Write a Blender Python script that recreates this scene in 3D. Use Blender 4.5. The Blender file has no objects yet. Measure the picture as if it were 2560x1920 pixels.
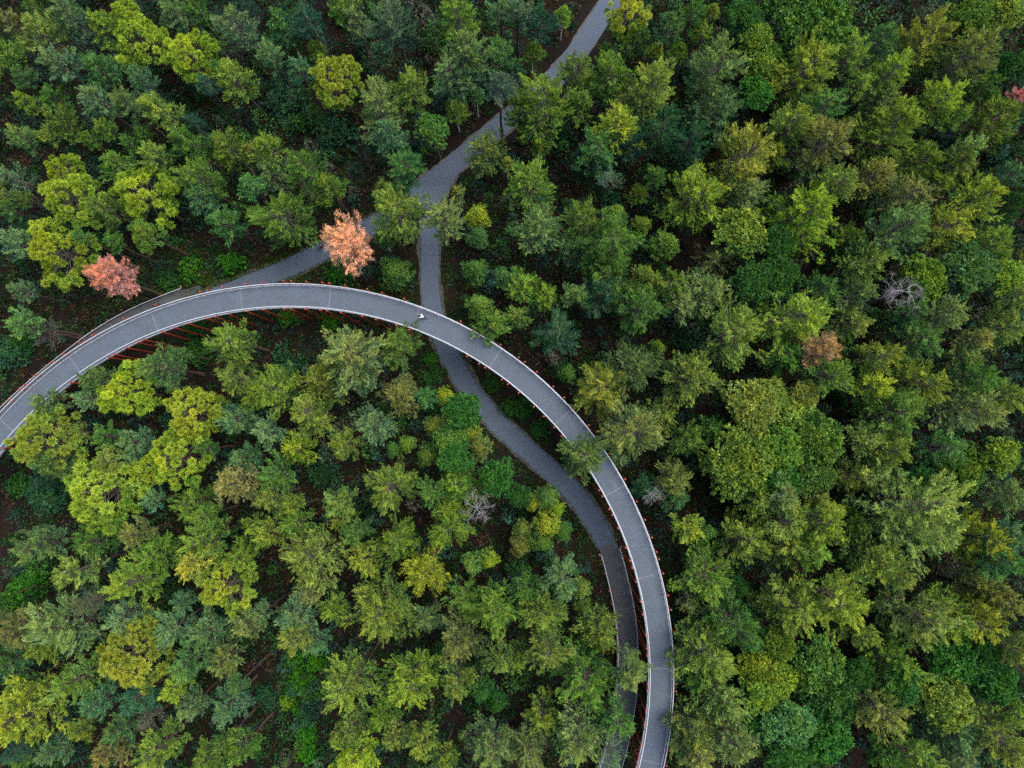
import bpy, math, random
import numpy as np

# ------------------------------------------------------------------ camera, sky, sun, exposure
scene = bpy.context.scene
F, H, NADIR = 1700.0, 106.0, 100.0            # focal length in photo pixels, flying height, nadir offset
TILT = math.atan(NADIR / F)
cam_data = bpy.data.cameras.new('camera')
cam_data.sensor_width = 36.0
cam_data.lens = 36.0 * F / 2560.0
cam_data.clip_start, cam_data.clip_end = 1.0, 3000.0
cam = bpy.data.objects.new('camera', cam_data)
cam.location = (0, 0, H)
cam.rotation_euler = (TILT, 0, 0)
scene.collection.objects.link(cam)
scene.camera = cam

SUN_EL, SUN_AZ = math.radians(64), math.radians(60)
world = bpy.data.worlds.new('World')
scene.world = world
world.use_nodes = True
wn, wl = world.node_tree.nodes, world.node_tree.links
sky = wn.new('ShaderNodeTexSky')
sky.sky_type = 'NISHITA'
sky.sun_disc = False
sky.sun_elevation = SUN_EL
sky.sun_rotation = SUN_AZ
sky.air_density, sky.dust_density, sky.ozone_density = 1.0, 3.0, 1.0
wl.new(sky.outputs[0], wn['Background'].inputs[0])
wn['Background'].inputs[1].default_value = 0.115

sun_d = bpy.data.lights.new('sun', 'SUN')
sun_d.energy = 1.0
sun_d.angle = math.radians(45)
sun_d.color = (1.0, 0.95, 0.84)
sun = bpy.data.objects.new('sun', sun_d)
# sky.sun_rotation is measured clockwise from +Y
sdir = np.array([math.sin(SUN_AZ) * math.cos(SUN_EL), math.cos(SUN_AZ) * math.cos(SUN_EL), math.sin(SUN_EL)])
sun.rotation_euler = (math.acos(sdir[2]), 0, math.atan2(sdir[1], sdir[0]) + math.pi / 2)
scene.collection.objects.link(sun)
vs = scene.view_settings
vs.view_transform, vs.look, vs.gamma, vs.use_curve_mapping = 'Standard', 'None', 1.0, False
vs.exposure = 1.82
scene.cycles.max_bounces = 2
scene.cycles.diffuse_bounces = 1
scene.cycles.transmission_bounces = 1
scene.cycles.glossy_bounces = 1
scene.cycles.use_adaptive_sampling = True
scene.cycles.adaptive_threshold = 0.02
scene.cycles.use_denoising = False
scene.cycles.transparent_max_bounces = 4

rng = np.random.default_rng(7)
random.seed(7)
COL = scene.collection

# ------------------------------------------------------------------ helpers
def at(px, py, z):
    """world point at height z seen at photo pixel (2560 x 1920)"""
    dx, dy, dz = (px - 1280) / F, (960 - py) / F, -1.0
    c, s = math.cos(TILT), math.sin(TILT)
    dy, dz = c * dy - s * dz, s * dy + c * dz
    k = (z - H) / dz
    return np.array([dx * k, dy * k, z])

def pix(p):
    x, y, z = p[0], p[1], p[2] - H
    c, s = math.cos(TILT), math.sin(TILT)
    y, z = c * y + s * z, -s * y + c * z
    return 1280 + F * x / -z, 960 - F * y / -z

def tag(o, label=None, cat=None, group=None, kind=None):
    if label: o['label'] = label
    if cat: o['category'] = cat
    if group: o['group'] = group
    if kind: o['kind'] = kind
    return o

def link(o, parent=None):
    COL.objects.link(o)
    if parent is not None: o.parent = parent
    return o

def empty(name, loc=(0, 0, 0)):
    o = bpy.data.objects.new(name, None)
    o.location = loc
    o.empty_display_size = 0.3
    return link(o)

def mesh_np(name, V, Fc, mat, attrs=None, smooth=False):
    """V (n,3); Fc (m,k) equal-sided faces; attrs {name: (n,) or (n,3)} point attributes"""
    V = np.asarray(V, np.float32); Fc = np.asarray(Fc, np.int32)
    me = bpy.data.meshes.new(name)
    n, (m, k) = len(V), Fc.shape
    me.vertices.add(n); me.vertices.foreach_set('co', V.ravel())
    me.loops.add(m * k); me.loops.foreach_set('vertex_index', Fc.ravel())
    me.polygons.add(m)
    me.polygons.foreach_set('loop_start', np.arange(0, m * k, k, dtype=np.int32))
    me.polygons.foreach_set('loop_total', np.full(m, k, np.int32))
    if smooth: me.polygons.foreach_set('use_smooth', np.ones(m, bool))
    for an, av in (attrs or {}).items():
        av = np.asarray(av, np.float32)
        if av.ndim == 1:
            me.attributes.new(an, 'FLOAT', 'POINT').data.foreach_set('value', av)
        else:
            a4 = np.c_[av, np.ones(n)].astype(np.float32)
            me.attributes.new(an, 'FLOAT_COLOR', 'POINT').data.foreach_set('color', a4.ravel())
    me.update(calc_edges=True)
    if mat is not None: me.materials.append(mat)
    return me

def obj(name, me, parent=None):
    return link(bpy.data.objects.new(name, me), parent)

class MB:
    """collects quads/tris into one mesh"""
    def __init__(s): s.v, s.f = [], []
    def box(s, c, size, rz=0.0):
        i = len(s.v); cx, cy, cz = c; a, b, h = [q / 2 for q in size]; co, si = math.cos(rz), math.sin(rz)
        for z in (-h, h):
            for x, y in ((-a, -b), (a, -b), (a, b), (-a, b)):
                s.v.append((cx + x * co - y * si, cy + x * si + y * co, cz + z))
        s.f += [tuple(i + q for q in t) for t in ((3, 2, 1, 0), (4, 5, 6, 7), (0, 1, 5, 4), (1, 2, 6, 5), (2, 3, 7, 6), (3, 0, 4, 7))]
    def tube(s, pts, radii, n=8, cap=True, closed=False):
        pts = [np.asarray(p, float) for p in pts]
        if not hasattr(radii, '__len__'): radii = [radii] * len(pts)
        i0 = len(s.v); m = len(pts); ref = None
        for j, p in enumerate(pts):
            if closed: d = pts[(j + 1) % m] - pts[j - 1]
            else: d = pts[min(j + 1, m - 1)] - pts[max(j - 1, 0)]
            d = d / (np.linalg.norm(d) + 1e-9)
            if ref is None: ref = np.array([0, 0, 1.0]) if abs(d[2]) < .9 else np.array([1.0, 0, 0])
            u = np.cross(d, ref); u /= np.linalg.norm(u) + 1e-9; w = np.cross(u, d); ref = w
            for k in range(n):
                a = 2 * math.pi * k / n
                s.v.append(tuple(p + radii[j] * (math.cos(a) * u + math.sin(a) * w)))
        for j in range(m if closed else m - 1):
            jn = (j + 1) % m
            for k in range(n):
                s.f.append((i0 + j * n + k, i0 + j * n + (k + 1) % n, i0 + jn * n + (k + 1) % n, i0 + jn * n + k))
        if cap and not closed:
            s.f.append(tuple(i0 + k for k in range(n))[::1]); s.f.append(tuple(i0 + (m - 1) * n + k for k in range(n))[::-1])
    def sweep(s, pts, norms, prof):
        """closed profile [(lateral, dz)] swept along pts with lateral directions norms"""
        i0 = len(s.v); n = len(prof); m = len(pts)
        for p, q in zip(pts, norms):
            for a, dz in prof: s.v.append((p[0] + q[0] * a, p[1] + q[1] * a, p[2] + dz))
        for j in range(m - 1):
            for k in range(n):
                s.f.append((i0 + j * n + k, i0 + j * n + (k + 1) % n, i0 + (j + 1) * n + (k + 1) % n, i0 + (j + 1) * n + k))
        s.f.append(tuple(i0 + k for k in range(n))[::-1]); s.f.append(tuple(i0 + (m - 1) * n + k for k in range(n)))
    def mesh(s, name, mat, smooth=False):
        me = bpy.data.meshes.new(name); me.from_pydata(s.v, [], s.f); me.update()
        if mat is not None: me.materials.append(mat)
        if smooth: me.polygons.foreach_set('use_smooth', np.ones(len(me.polygons), bool))
        return me
    def build(s, name, mat, parent=None, smooth=False): return obj(name, s.mesh(name, mat, smooth), parent)

# ------------------------------------------------------------------ materials
def new_mat(name):
    m = bpy.data.materials.new(name); m.use_nodes = True
    n = m.node_tree.nodes; b = n['Principled BSDF']
    return m, n, m.node_tree.links, b

def N(n, kind, **kw):
    x = n.new(kind)
    for k, v in kw.items():
        if k.startswith('i_'): x.inputs[k[2:].replace('_', ' ')].default_value = v
        else: setattr(x, k, v)
    return x

def mix(n, l, a, b, fac, mode='MIX'):
    x = n.new('ShaderNodeMix'); x.data_type = 'RGBA'; x.blend_type = mode
    for s, v in ((0, fac), (6, a), (7, b)):
        if isinstance(v, (int, float, tuple)): x.inputs[s].default_value = v if not isinstance(v, tuple) else (*v[:3], 1)
        else: l.new(v, x.inputs[s])
    return x.outputs[2]

def rampf(n, l, src, lo, hi, a=0.0, b=1.0):
    x = n.new('ShaderNodeMapRange'); x.clamp = True
    l.new(src, x.inputs[0])
    for i, v in enumerate((lo, hi, a, b)): x.inputs[1 + i].default_value = v
    return x.outputs[0]

def plain(name, col, rough=0.6, metal=0.0, noise=0.0, scale=6.0):
    m, n, l, b = new_mat(name)
    b.inputs['Roughness'].default_value = rough; b.inputs['Metallic'].default_value = metal
    if noise:
        tc = N(n, 'ShaderNodeTexCoord'); nz = N(n, 'ShaderNodeTexNoise'); nz.inputs['Scale'].default_value = scale; nz.inputs['Detail'].default_value = 5
        l.new(tc.outputs['Object'], nz.inputs['Vector'])
        dark = tuple(c * (1 - noise) for c in col); lite = tuple(min(1, c * (1 + noise)) for c in col)
        l.new(mix(n, l, dark, lite, rampf(n, l, nz.outputs[0], .3, .7)), b.inputs['Base Color'])
    else: b.inputs['Base Color'].default_value = (*col, 1)
    return m

def leaf_mat(name, trans=0.3, from_attr=False, patch=0.55):
    """foliage: object colour, per-shoot tint and slow hue patches, thin translucent leaves"""
    m, n, l, b = new_mat(name)
    oi = N(n, 'ShaderNodeObjectInfo'); at_ = N(n, 'ShaderNodeAttribute'); at_.attribute_name = 'tint'
    if from_attr:
        ca = N(n, 'ShaderNodeAttribute'); ca.attribute_name = 'leafcol'; base = ca.outputs['Color']
    else: base = oi.outputs['Color']
    geo = N(n, 'ShaderNodeNewGeometry')
    nz = N(n, 'ShaderNodeTexNoise'); nz.inputs['Scale'].default_value = 0.55; nz.inputs['Detail'].default_value = 2
    l.new(geo.outputs['Position'], nz.inputs['Vector'])
    cool = mix(n, l, base, (0.42, 0.88, 1.25), 1.0, 'MULTIPLY')  # lower foliage painted cooler and darker, like skylit shade
    warm = mix(n, l, base, (1.30, 1.18, 0.62), 1.0, 'MULTIPLY')  # crown tops painted warmer and lighter, like sunlit tips
    tl = N(n, 'ShaderNodeAttribute'); tl.attribute_name = 'painted_toplight'  # young yellow tips plus light and shade painted by height in the crown
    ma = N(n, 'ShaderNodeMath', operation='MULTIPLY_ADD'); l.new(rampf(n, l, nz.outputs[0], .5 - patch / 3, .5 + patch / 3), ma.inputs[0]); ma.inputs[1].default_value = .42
    mb = N(n, 'ShaderNodeMath', operation='MULTIPLY'); l.new(tl.outputs['Fac'], mb.inputs[0]); mb.inputs[1].default_value = .62; l.new(mb.outputs[0], ma.inputs[2]); ma.use_clamp = True
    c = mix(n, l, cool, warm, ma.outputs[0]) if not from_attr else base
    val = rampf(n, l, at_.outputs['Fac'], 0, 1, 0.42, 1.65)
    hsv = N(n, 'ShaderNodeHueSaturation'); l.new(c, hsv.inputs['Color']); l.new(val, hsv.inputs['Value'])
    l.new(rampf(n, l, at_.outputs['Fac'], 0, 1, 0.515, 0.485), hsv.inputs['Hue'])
    l.new(hsv.outputs[0], b.inputs['Base Color'])
    b.inputs['Roughness'].default_value = 0.6
    b.inputs['Specular IOR Level'].default_value = 0.08
    tr = N(n, 'ShaderNodeBsdfTranslucent')
    l.new(mix(n, l, hsv.outputs[0], (1.15, 1.1, 0.6), 1.0, 'MULTIPLY'), tr.inputs['Color'])
    ms = N(n, 'ShaderNodeMixShader'); ms.inputs[0].default_value = trans
    l.new(b.outputs[0], ms.inputs[1]); l.new(tr.outputs[0], ms.inputs[2])
    l.new(ms.outputs[0], n['Material Output'].inputs['Surface'])
    return m

def asphalt(name, base, grain=0.35, stain=0.25, warm=(0.12, 0.105, 0.09)):
    m, n, l, b = new_mat(name)
    tc = N(n, 'ShaderNodeNewGeometry')
    def noise(sc, det=3, rough=.6):
        z = N(n, 'ShaderNodeTexNoise'); z.inputs['Scale'].default_value = sc; z.inputs['Detail'].default_value = det; z.inputs['Roughness'].default_value = rough
        l.new(tc.outputs['Position'], z.inputs['Vector']); return z.outputs[0]
    lo = tuple(c * (1 - grain) for c in base); hi = tuple(c * (1 + grain) for c in base)
    c = mix(n, l, lo, hi, rampf(n, l, noise(5.0, 6, .75), .32, .68))
    c = mix(n, l, c, warm, rampf(n, l, noise(.45, 5, .7), .42, .72, 0, stain))
    c = mix(n, l, c, tuple(x * 1.5 for x in base), rampf(n, l, noise(.9, 5, .7), .58, .8, 0, .45))
    l.new(c, b.inputs['Base Color']); b.inputs['Roughness'].default_value = 0.85; b.inputs['Specular IOR Level'].default_value = .3
    bm = N(n, 'ShaderNodeBump'); bm.inputs['Strength'].default_value = .4; bm.inputs['Distance'].default_value = .02
    l.new(noise(30, 2), bm.inputs['Height']); l.new(bm.outputs[0], b.inputs['Normal'])
    return m

def ground_mat():
    m, n, l, b = new_mat('forest_floor')
    tc = N(n, 'ShaderNodeNewGeometry')
    def noise(sc, det=4, rough=.6):
        z = N(n, 'ShaderNodeTexNoise'); z.inputs['Scale'].default_value = sc; z.inputs['Detail'].default_value = det; z.inputs['Roughness'].default_value = rough
        l.new(tc.outputs['Position'], z.inputs['Vector']); return z.outputs[0]
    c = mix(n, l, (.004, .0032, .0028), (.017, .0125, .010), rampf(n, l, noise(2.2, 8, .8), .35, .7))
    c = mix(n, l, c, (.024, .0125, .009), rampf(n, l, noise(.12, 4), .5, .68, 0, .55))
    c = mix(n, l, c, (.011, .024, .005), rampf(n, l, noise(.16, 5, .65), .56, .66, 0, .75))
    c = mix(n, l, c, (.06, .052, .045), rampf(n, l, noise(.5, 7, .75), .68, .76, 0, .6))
    l.new(c, b.inputs['Base Color']); b.inputs['Roughness'].default_value = 1.0; b.inputs['Specular IOR Level'].default_value = .1
    bm = N(n, 'ShaderNodeBump'); bm.inputs['Strength'].default_value = .8; bm.inputs['Distance'].default_value = .15
    l.new(noise(4, 6, .8), bm.inputs['Height']); l.new(bm.outputs[0], b.inputs['Normal'])
    return m

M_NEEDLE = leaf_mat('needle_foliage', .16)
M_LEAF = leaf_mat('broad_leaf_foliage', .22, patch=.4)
M_STUFF = leaf_mat('undergrowth_foliage', .15, from_attr=True)
M_BARK = plain('pine_bark', (.062, .040, .029), .95, noise=.45, scale=3)
M_TWIG = plain('grey_twig', (.075, .060, .046), .95, noise=.35, scale=2)
M_REDTWIG = plain('reddish_twig', (.20, .085, .055), .95, noise=.35, scale=2)
M_BIRCH = plain('birch_bark', (.55, .52, .47), .8, noise=.4, scale=4)
M_DEADWOOD = plain('bleached_wood', (.17, .155, .15), .9, noise=.4, scale=3)
M_DECK = asphalt('deck_asphalt', (.064, .081, .103), .42, .6, (.052, .056, .060))
M_RAMP = asphalt('ramp_asphalt', (.052, .057, .062), .35, .3, (.055, .05, .043))
M_PATH = asphalt('path_asphalt', (.052, .071, .100), .42, .55, (.05, .054, .062))
M_STEEL = plain('white_handrail', (.37, .39, .42), .4, noise=.06)
M_BALUSTER = plain('galvanised_wire', (.20, .21, .22), .5, .3)
M_BEAM = plain('grey_edge_beam', (.23, .24, .265), .6, noise=.15)
M_DARKBEAM = plain('dark_edge_beam', (.06, .062, .068), .6, noise=.2)
M_JOINT = plain('joint_filler', (.098, .106, .12), .8, noise=.3)
M_COLUMN = plain('rust_red_column', (.27, .038, .013), .55, noise=.3, scale=4)
M_COLCAP = plain('orange_column_cap', (.27, .034, .010), .6, noise=.15)
M_SAND = plain('sandy_soil', (.055, .048, .042), 1.0, noise=.6, scale=1.2)

# ------------------------------------------------------------------ the ground
def ground():
    n = 121; xs = np.r_[np.linspace(-900, -120, 8)[:-1], np.linspace(-120, 120, n), np.linspace(120, 900, 8)[1:]]
    X, Y = np.meshgrid(xs, xs); Z = np.zeros_like(X)
    k = len(xs); V = np.c_[X.ravel(), Y.ravel(), Z.ravel()]
    i = np.arange(k * k).reshape(k, k)
    Fc = np.c_[i[:-1, :-1].ravel(), i[:-1, 1:].ravel(), i[1:, 1:].ravel(), i[1:, :-1].ravel()]
    o = obj('ground', mesh_np('ground', V, Fc, ground_mat(), smooth=True))
    tag(o, 'dark brown forest floor of leaf litter', kind='structure')
ground()

# ------------------------------------------------------------------ curves of the paths and of the bridge
def smooth_curve(P, step=0.6):
    P = [np.asarray(p, float) for p in P]; out = []
    for i in range(len(P) - 1):
        a, b, c, d = P[max(i - 1, 0)], P[i], P[i + 1], P[min(i + 2, len(P) - 1)]
        m = max(2, int(np.linalg.norm(c - b) / step))
        for t in np.arange(m) / m:
            out.append(.5 * ((2 * b) + (c - a) * t + (2 * a - 5 * b + 4 * c - d) * t * t + (3 * b - a - 3 * c + d) * t ** 3))
    out.append(P[-1]); Q = np.array(out)
    for _ in range(3): Q[1:-1] = (Q[:-2] + 2 * Q[1:-1] + Q[2:]) / 4
    return Q

def normals(Q):
    T = np.gradient(Q[:, :2], axis=0); T /= np.linalg.norm(T, axis=1)[:, None] + 1e-9
    return np.c_[-T[:, 1], T[:, 0]]          # to the left of travel

PATH_B = smooth_curve([at(x, y, 0) for x, y in ((1610, -150), (1555, -50), (1523, 10), (1490, 60), (1448, 124), (1395, 188), (1330, 248), (1262, 306), (1200, 357), (1135, 412), (1072, 462), (1010, 512), (930, 564), (870, 597), (800, 632), (720, 670), (640, 702), (585, 724), (545, 739), (500, 757), (465, 773))])
PATH_A = smooth_curve([at(x, y, 0) for x, y in ((1122, 425), (1098, 462), (1083, 505), (1077, 550), (1075, 640), (1076, 717), (1085, 782), (1112, 860), (1143, 922), (1180, 982), (1243, 1056), (1298, 1108), (1358, 1160), (1408, 1204), (1450, 1250), (1482, 1297), (1506, 1338), (1519, 1364))])
# two sloping ramps of the bridge and its upper ring
RC, RR, HALF = np.array([-31.6, -33.95]), 52.23, 1.62
TOP_ANG = math.radians(62)
def ring_z(a): return 9.4 - 0.004 * RR * (math.sqrt((a - TOP_ANG) ** 2 + .04) - .2)
ANG = np.linspace(math.radians(168), math.radians(-42), 380)
RING = np.array([(RC[0] + RR * math.cos(a), RC[1] + RR * math.sin(a), ring_z(a)) for a in ANG])

def ramp_pts(px, zs): return [at(x, y, z) for (x, y), z in zip(px, zs)]
rl = ((1525, 1378), (1540, 1435), (1555, 1500), (1565, 1570), (1567.5, 1631), (1567, 1690), (1560, 1752), (1547, 1827), (1527, 1903), (1490, 2000), (1440, 2095))
RAMP_R = smooth_curve([at(1508, 1341, 0)] + ramp_pts(rl, [0.06, .25, .5, .8, 1.05, 1.3, 1.6, 1.9, 2.3, 2.7, 3.1]))
# left ramp: outer handrail traced, deck lies inside it
_o = smooth_curve(ramp_pts(((492, 707), (449, 721), (417, 733), (347, 762), (289, 791), (231, 826), (174, 868), (116, 914), (58, 964), (0, 1018), (-60, 1084), (-110, 1148)), [1.1, 1.15, 1.3, 1.6, 1.85, 2.1, 2.35, 2.6, 2.85, 3.1, 3.4, 3.7]))
_n = normals(_o)
RAMP_L = _o.copy(); RAMP_L[:, :2] += _n * 1.62; RAMP_L[:, 2] = np.maximum(_o[:, 2] - 1.12, 0.046)

def dist_to(Q, p): return float(np.min(np.hypot(Q[:, 0] - p[0], Q[:, 1] - p[1])))
def dists(Q, XY): return np.min(np.hypot(Q[None, ::2, 0] - XY[:, 0, None], Q[None, ::2, 1] - XY[:, 1, None]), axis=1)

def ribbon(name, Q, half, z, mat, jag=0.05, seed=0):
    r = np.random.default_rng(seed); nn = normals(Q); m = len(Q)
    def wob():
        w = r.normal(0, 1, m); 
        return np.convolve(w, np.ones(3) / 3, 'same') * jag + np.convolve(r.normal(0, 1, m), np.ones(9) / 3, 'same') * jag * .7
    hl, hr = half + wob(), half + wob()
    us = (-1, -.5, 0, .5, 1); V = []
    for j in range(m):
        for u in us:
            h = hl[j] if u > 0 else hr[j]
            V.append((Q[j, 0] + nn[j, 0] * u * h, Q[j, 1] + nn[j, 1] * u * h, z))
    k = 5; Fc = [(j * k + i, j * k + k + i, j * k + k + i + 1, j * k + i + 1) for j in range(m - 1) for i in range(4)]
    V, Fc = np.array(V), np.array(Fc)[:, ::-1]
    return obj(name, mesh_np(name, V, Fc, mat))

for nm, Q, z, lab in (('path', PATH_A, .030, 'grey asphalt path leaving the fork downwards and passing under the bridge'),
                      ('path', PATH_B, .036, 'grey asphalt cycle path from the top edge past the fork to the left ramp')):
    tag(ribbon(nm, Q, 1.60, z, M_PATH, .05, 3), lab, kind='structure')
    tag(ribbon('verge', Q, 1.85, z - .022, M_SAND, .16, 11), 'sandy trampled strip beside the asphalt path', kind='structure')

# ------------------------------------------------------------------ the bridge
bridge = tag(empty('bridge', (RC[0], RC[1] + RR, 0)), 'curved cycle bridge with white handrails on rust red columns among the trees', 'bridge')
bridge_inv = np.array(bridge.location)
def bpart(mb, name, mat, smooth=False, parent=bridge, kind=None):
    mb.v = [tuple(np.asarray(v) - bridge_inv) for v in mb.v]
    o = mb.build(name, mat, parent, smooth)
    if kind: o['kind'] = kind
    return o

def deck(Q, half, mat, seg, name, joints=True, solid=.28):
    s = np.r_[0, np.cumsum(np.linalg.norm(np.diff(Q, axis=0), axis=1))]
    nn = normals(Q); L = s[-1]; k = max(1, round(L / seg))
    for i in range(k):
        a, b = L * i / k + .03, L * (i + 1) / k - .03
        u = np.r_[a, s[(s > a + .02) & (s < b - .02)], b]
        P = np.c_[[np.interp(u, s, Q[:, c]) for c in range(3)]].T
        nq = np.c_[[np.interp(u, s, nn[:, c]) for c in range(2)]].T
        m = MB(); m.sweep(P, nq, [(-half, 0), (half, 0), (half, -solid), (-half, -solid)])
        bpart(m, name, mat)
        if joints and i:
            m = MB(); m.sweep(np.array([P[0] - (P[1] - P[0]) / np.linalg.norm(P[1] - P[0]) * (.11 - t) for t in (0, .16)]), nq[[0, 0]], [(-half, .004), (half, .004), (half, -.2), (-half, -.2)])
            bpart(m, 'expansion_joint', M_JOINT)
    return s, nn

def railing(Q, nn, off, hook=None, a=0, b=None, hw=.042, beam=None):
    """side railing at lateral offset off: handrail, posts with wires, edge beam"""
    Q, nn = Q[a:b], nn[a:b]; sg = 1 if off > 0 else -1
    R = np.c_[Q[:, :2] + nn * off, Q[:, 2]]
    m = MB(); top = R + [0, 0, 1.18]
    pts, nq = top, nn
    if hook is not None:                       # rounded end turning outwards and down
        d = (R[0] - R[1]); d /= np.linalg.norm(d); o = np.r_[nn[0] * sg, 0]
        ex = [top[0] + d * (.28 * math.sin(t)) + o * (.28 * (1 - math.cos(t))) for t in (1.57, 1.1, .7, .35)]
        ex = [ex[0] + o * .12] + ex
        m.tube(ex + list(top[:1]), .042, 6)
    m.sweep(pts, nq, [(-hw, 0), (hw, 0), (hw, -.06), (-hw, -.06)])
    bpart(m, 'handrail', M_STEEL)
    m = MB(); m.sweep(R, nn, [(-.07, .07), (.07, .07), (.07, -.34), (-.07, -.34)])
    bpart(m, 'edge_beam', beam or M_BEAM)
    s = np.r_[0, np.cumsum(np.linalg.norm(np.diff(R, axis=0), axis=1))]
    m = MB()
    for u in np.arange(.1, s[-1], .13):
        p = [np.interp(u, s, R[:, c]) for c in range(3)]
        big = (int(u / .13) % 14 == 0)
        w = .05 if big else .014
        m.box((p[0], p[1], p[2] + .60), (w, w, 1.06))
    for h in (.3, .6, .9): m.sweep(R + [0, 0, h], nn, [(-.007, .007), (.007, .007), (.007, -.007), (-.007, -.007)])
    bpart(m, 'baluster', M_BALUSTER, kind='stuff')

s_ring, n_ring = deck(RING, 1.55, M_DECK, 12.6, 'deck_panel')
railing(RING, n_ring, HALF); railing(RING, n_ring, -HALF)
s_rr, n_rr = deck(RAMP_R, 1.43, M_RAMP, 12.6, 'ramp_panel')
s_rl, n_rl = deck(RAMP_L, 1.5, M_RAMP, 12.6, 'ramp_panel')
def idx(Q, p): return int(np.argmin(np.hypot(Q[:, 0] - p[0], Q[:, 1] - p[1])))
railing(RAMP_R, n_rr, -1.50, 1, idx(RAMP_R, at(1499, 1388, 1.1)), hw=.036, beam=M_DARKBEAM)
railing(RAMP_R, n_rr, 1.50, 1, idx(RAMP_R, at(1549, 1371, 1.1)), hw=.036, beam=M_DARKBEAM)
i_l = idx(RAMP_L, at(449, 721, 1.1))
railing(RAMP_L, n_rl, -1.56, 1, i_l, hw=.036, beam=M_DARKBEAM)
railing(RAMP_L, n_rl, 1.56, 1, i_l + 3, hw=.036, beam=M_DARKBEAM)

# columns: pairs of leaning steel tubes outside both railings, tops at handrail height
OUT_TOPS = ((20, 1000), (47, 974), (59, 962), (86, 938), (127, 905), (155, 884), (198, 855), (230, 836), (308, 795), (374, 767), (407, 756), (445, 744), (500, 731), (519, 726), (556, 719), (613, 711), (654, 708), (707, 706), (727, 706), (765, 707), (804, 711), (822, 712), (861, 716),
            (916, 728), (953, 736), (1008, 752), (1044, 763), (1082, 778), (1149, 808), (1182, 825), (1249, 864), (1294, 897), (1310, 907), (1340, 932), (1381, 969), (1409, 995), (1434, 1023), (1470, 1065), (1500, 1105), (1521, 1138), (1560, 1200), (1590, 1255), (1612, 1300), (1631, 1344), (1643, 1380), (1649, 1398), (1659, 1434), (1671, 1489),
            (1677, 1525), (1684, 1581), (1687, 1619), (1688, 1637), (1689, 1674), (1688, 1711), (1687, 1729), (1682, 1785), (1677, 1822), (1667, 1877), (1657, 1913))
IN_TOPS = ((0, 1118), (10, 1106), (40, 1075), (67, 1043), (125, 990), (171, 955), (215, 925), (268, 890), (281, 882), (312, 867), (341, 852), (355, 846), (402, 827), (433, 815), (466, 805), (515, 792), (534, 788), (569, 782), (615, 774), (656, 771), (709, 769), (727, 769), (763, 770), (799, 773), (816, 774), (851, 779), (904, 788), (939, 796), (990, 811),
           (1024, 821), (1073, 840), (1168, 888), (1199, 906), (1214, 916), (1256, 947), (1272, 957), (1299, 979), (1338, 1014), (1362, 1039), (1390, 1065), (1405, 1089), (1440, 1127), (1455, 1145), (1469, 1161), (1506, 1222), (1514, 1237), (1531, 1270), (1539, 1285), (1554, 1318), (1574, 1367), (1585, 1400), (1590, 1418), (1600, 1453), (1612, 1503),
           (1617, 1536), (1623, 1589), (1626, 1623), (1627, 1641), (1628, 1677), (1626, 1712), (1626, 1729), (1621, 1781), (1616, 1814), (1606, 1866), (1598, 1899), (1594, 1916))
def column(base, top, r=.105):
    m = MB(); m.tube([base, top], r, 10); c = bpart(m, 'column', M_COLUMN)
    m = MB(); d = (np.asarray(top) - base); d /= np.linalg.norm(d)
    m.tube([np.asarray(top) - d * .16, np.asarray(top) + d * .02], r * 1.04, 10)
    bpart(m, 'cap', M_COLCAP, parent=c)
NCOL = []
for tops, off in ((OUT_TOPS, .36), (IN_TOPS, -.33)):
    for x, y in tops:
        p = at(x, y, 10.2); a = math.atan2(p[1] - RC[1], p[0] - RC[0]); zt = ring_z(a) + 1.22
        p = at(x, y, zt); a = math.atan2(p[1] - RC[1], p[0] - RC[0])
        r = RR + math.copysign(HALF, off) + off; e = np.array([math.cos(a), math.sin(a)])
        top = np.r_[RC + e * r, ring_z(a) + (1.2 if off > 0 else 1.05)]
        base = np.r_[RC + e * (r + random.uniform(-.05, .18) * (1 if off > 0 else .5)) + np.array([-e[1], e[0]]) * random.uniform(-.25, .25), -.05]
        for _ in range(12):                     # feet stand clear of the ramp below
            if dist_to(RAMP_R, base) < 1.66: base[:2] += e * .1
        if min(dist_to(PATH_A, base), dist_to(PATH_B, base)) < 1.7 or dist_to(RAMP_R, base) < 1.52 or dist_to(RAMP_L, base) < 1.66: continue
        column(base, top); NCOL.append((x, y))
for Q, nn, pts, off in ((RAMP_R, n_rr, ((1500, 1392), (1502, 1403), (1511, 1433), (1522, 1482), (1528, 1508), (1536, 1560)), -1.75),
                        (RAMP_L, n_rl, ((276, 811), (231, 818), (110, 899), (82, 922), (68, 934), (43, 960), (4, 1000)), -1.78)):
    for x, y in pts:
        j = idx(Q, at(x, y, 2.0)); q = Q[j, :2] + nn[j] * off
        column(np.r_[q, -.05], np.r_[q, Q[j, 2] + 1.12], .085)

# ------------------------------------------------------------------ tree prototypes
def unit(v): return v / (np.linalg.norm(v, axis=-1, keepdims=True) + 1e-9)

def blades(P, D, L, W, tint, r, quad=False):
    """thin triangles (needles sprays) or kites (leaves) from P along D"""
    n = len(P); D = unit(D); S = unit(np.cross(D, r.normal(size=(n, 3))))
    L = np.asarray(L)[:, None] if np.ndim(L) else L
    W = np.asarray(W)[:, None] if np.ndim(W) else W
    if quad:
        up = np.cross(S, D) * (L * .12)
        V = np.stack([P, P + D * L * .5 + S * W * .5 + up, P + D * L, P + D * L * .5 - S * W * .5 + up], 1).reshape(-1, 3)
        return V, np.arange(n * 4).reshape(n, 4), np.repeat(tint, 4)
    V = np.stack([P - S * W * .5, P + S * W * .5, P + D * L], 1).reshape(-1, 3)
    return V, np.arange(n * 3).reshape(n, 3), np.repeat(tint, 3)

R0, D0 = 2.5, 6.4

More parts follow.
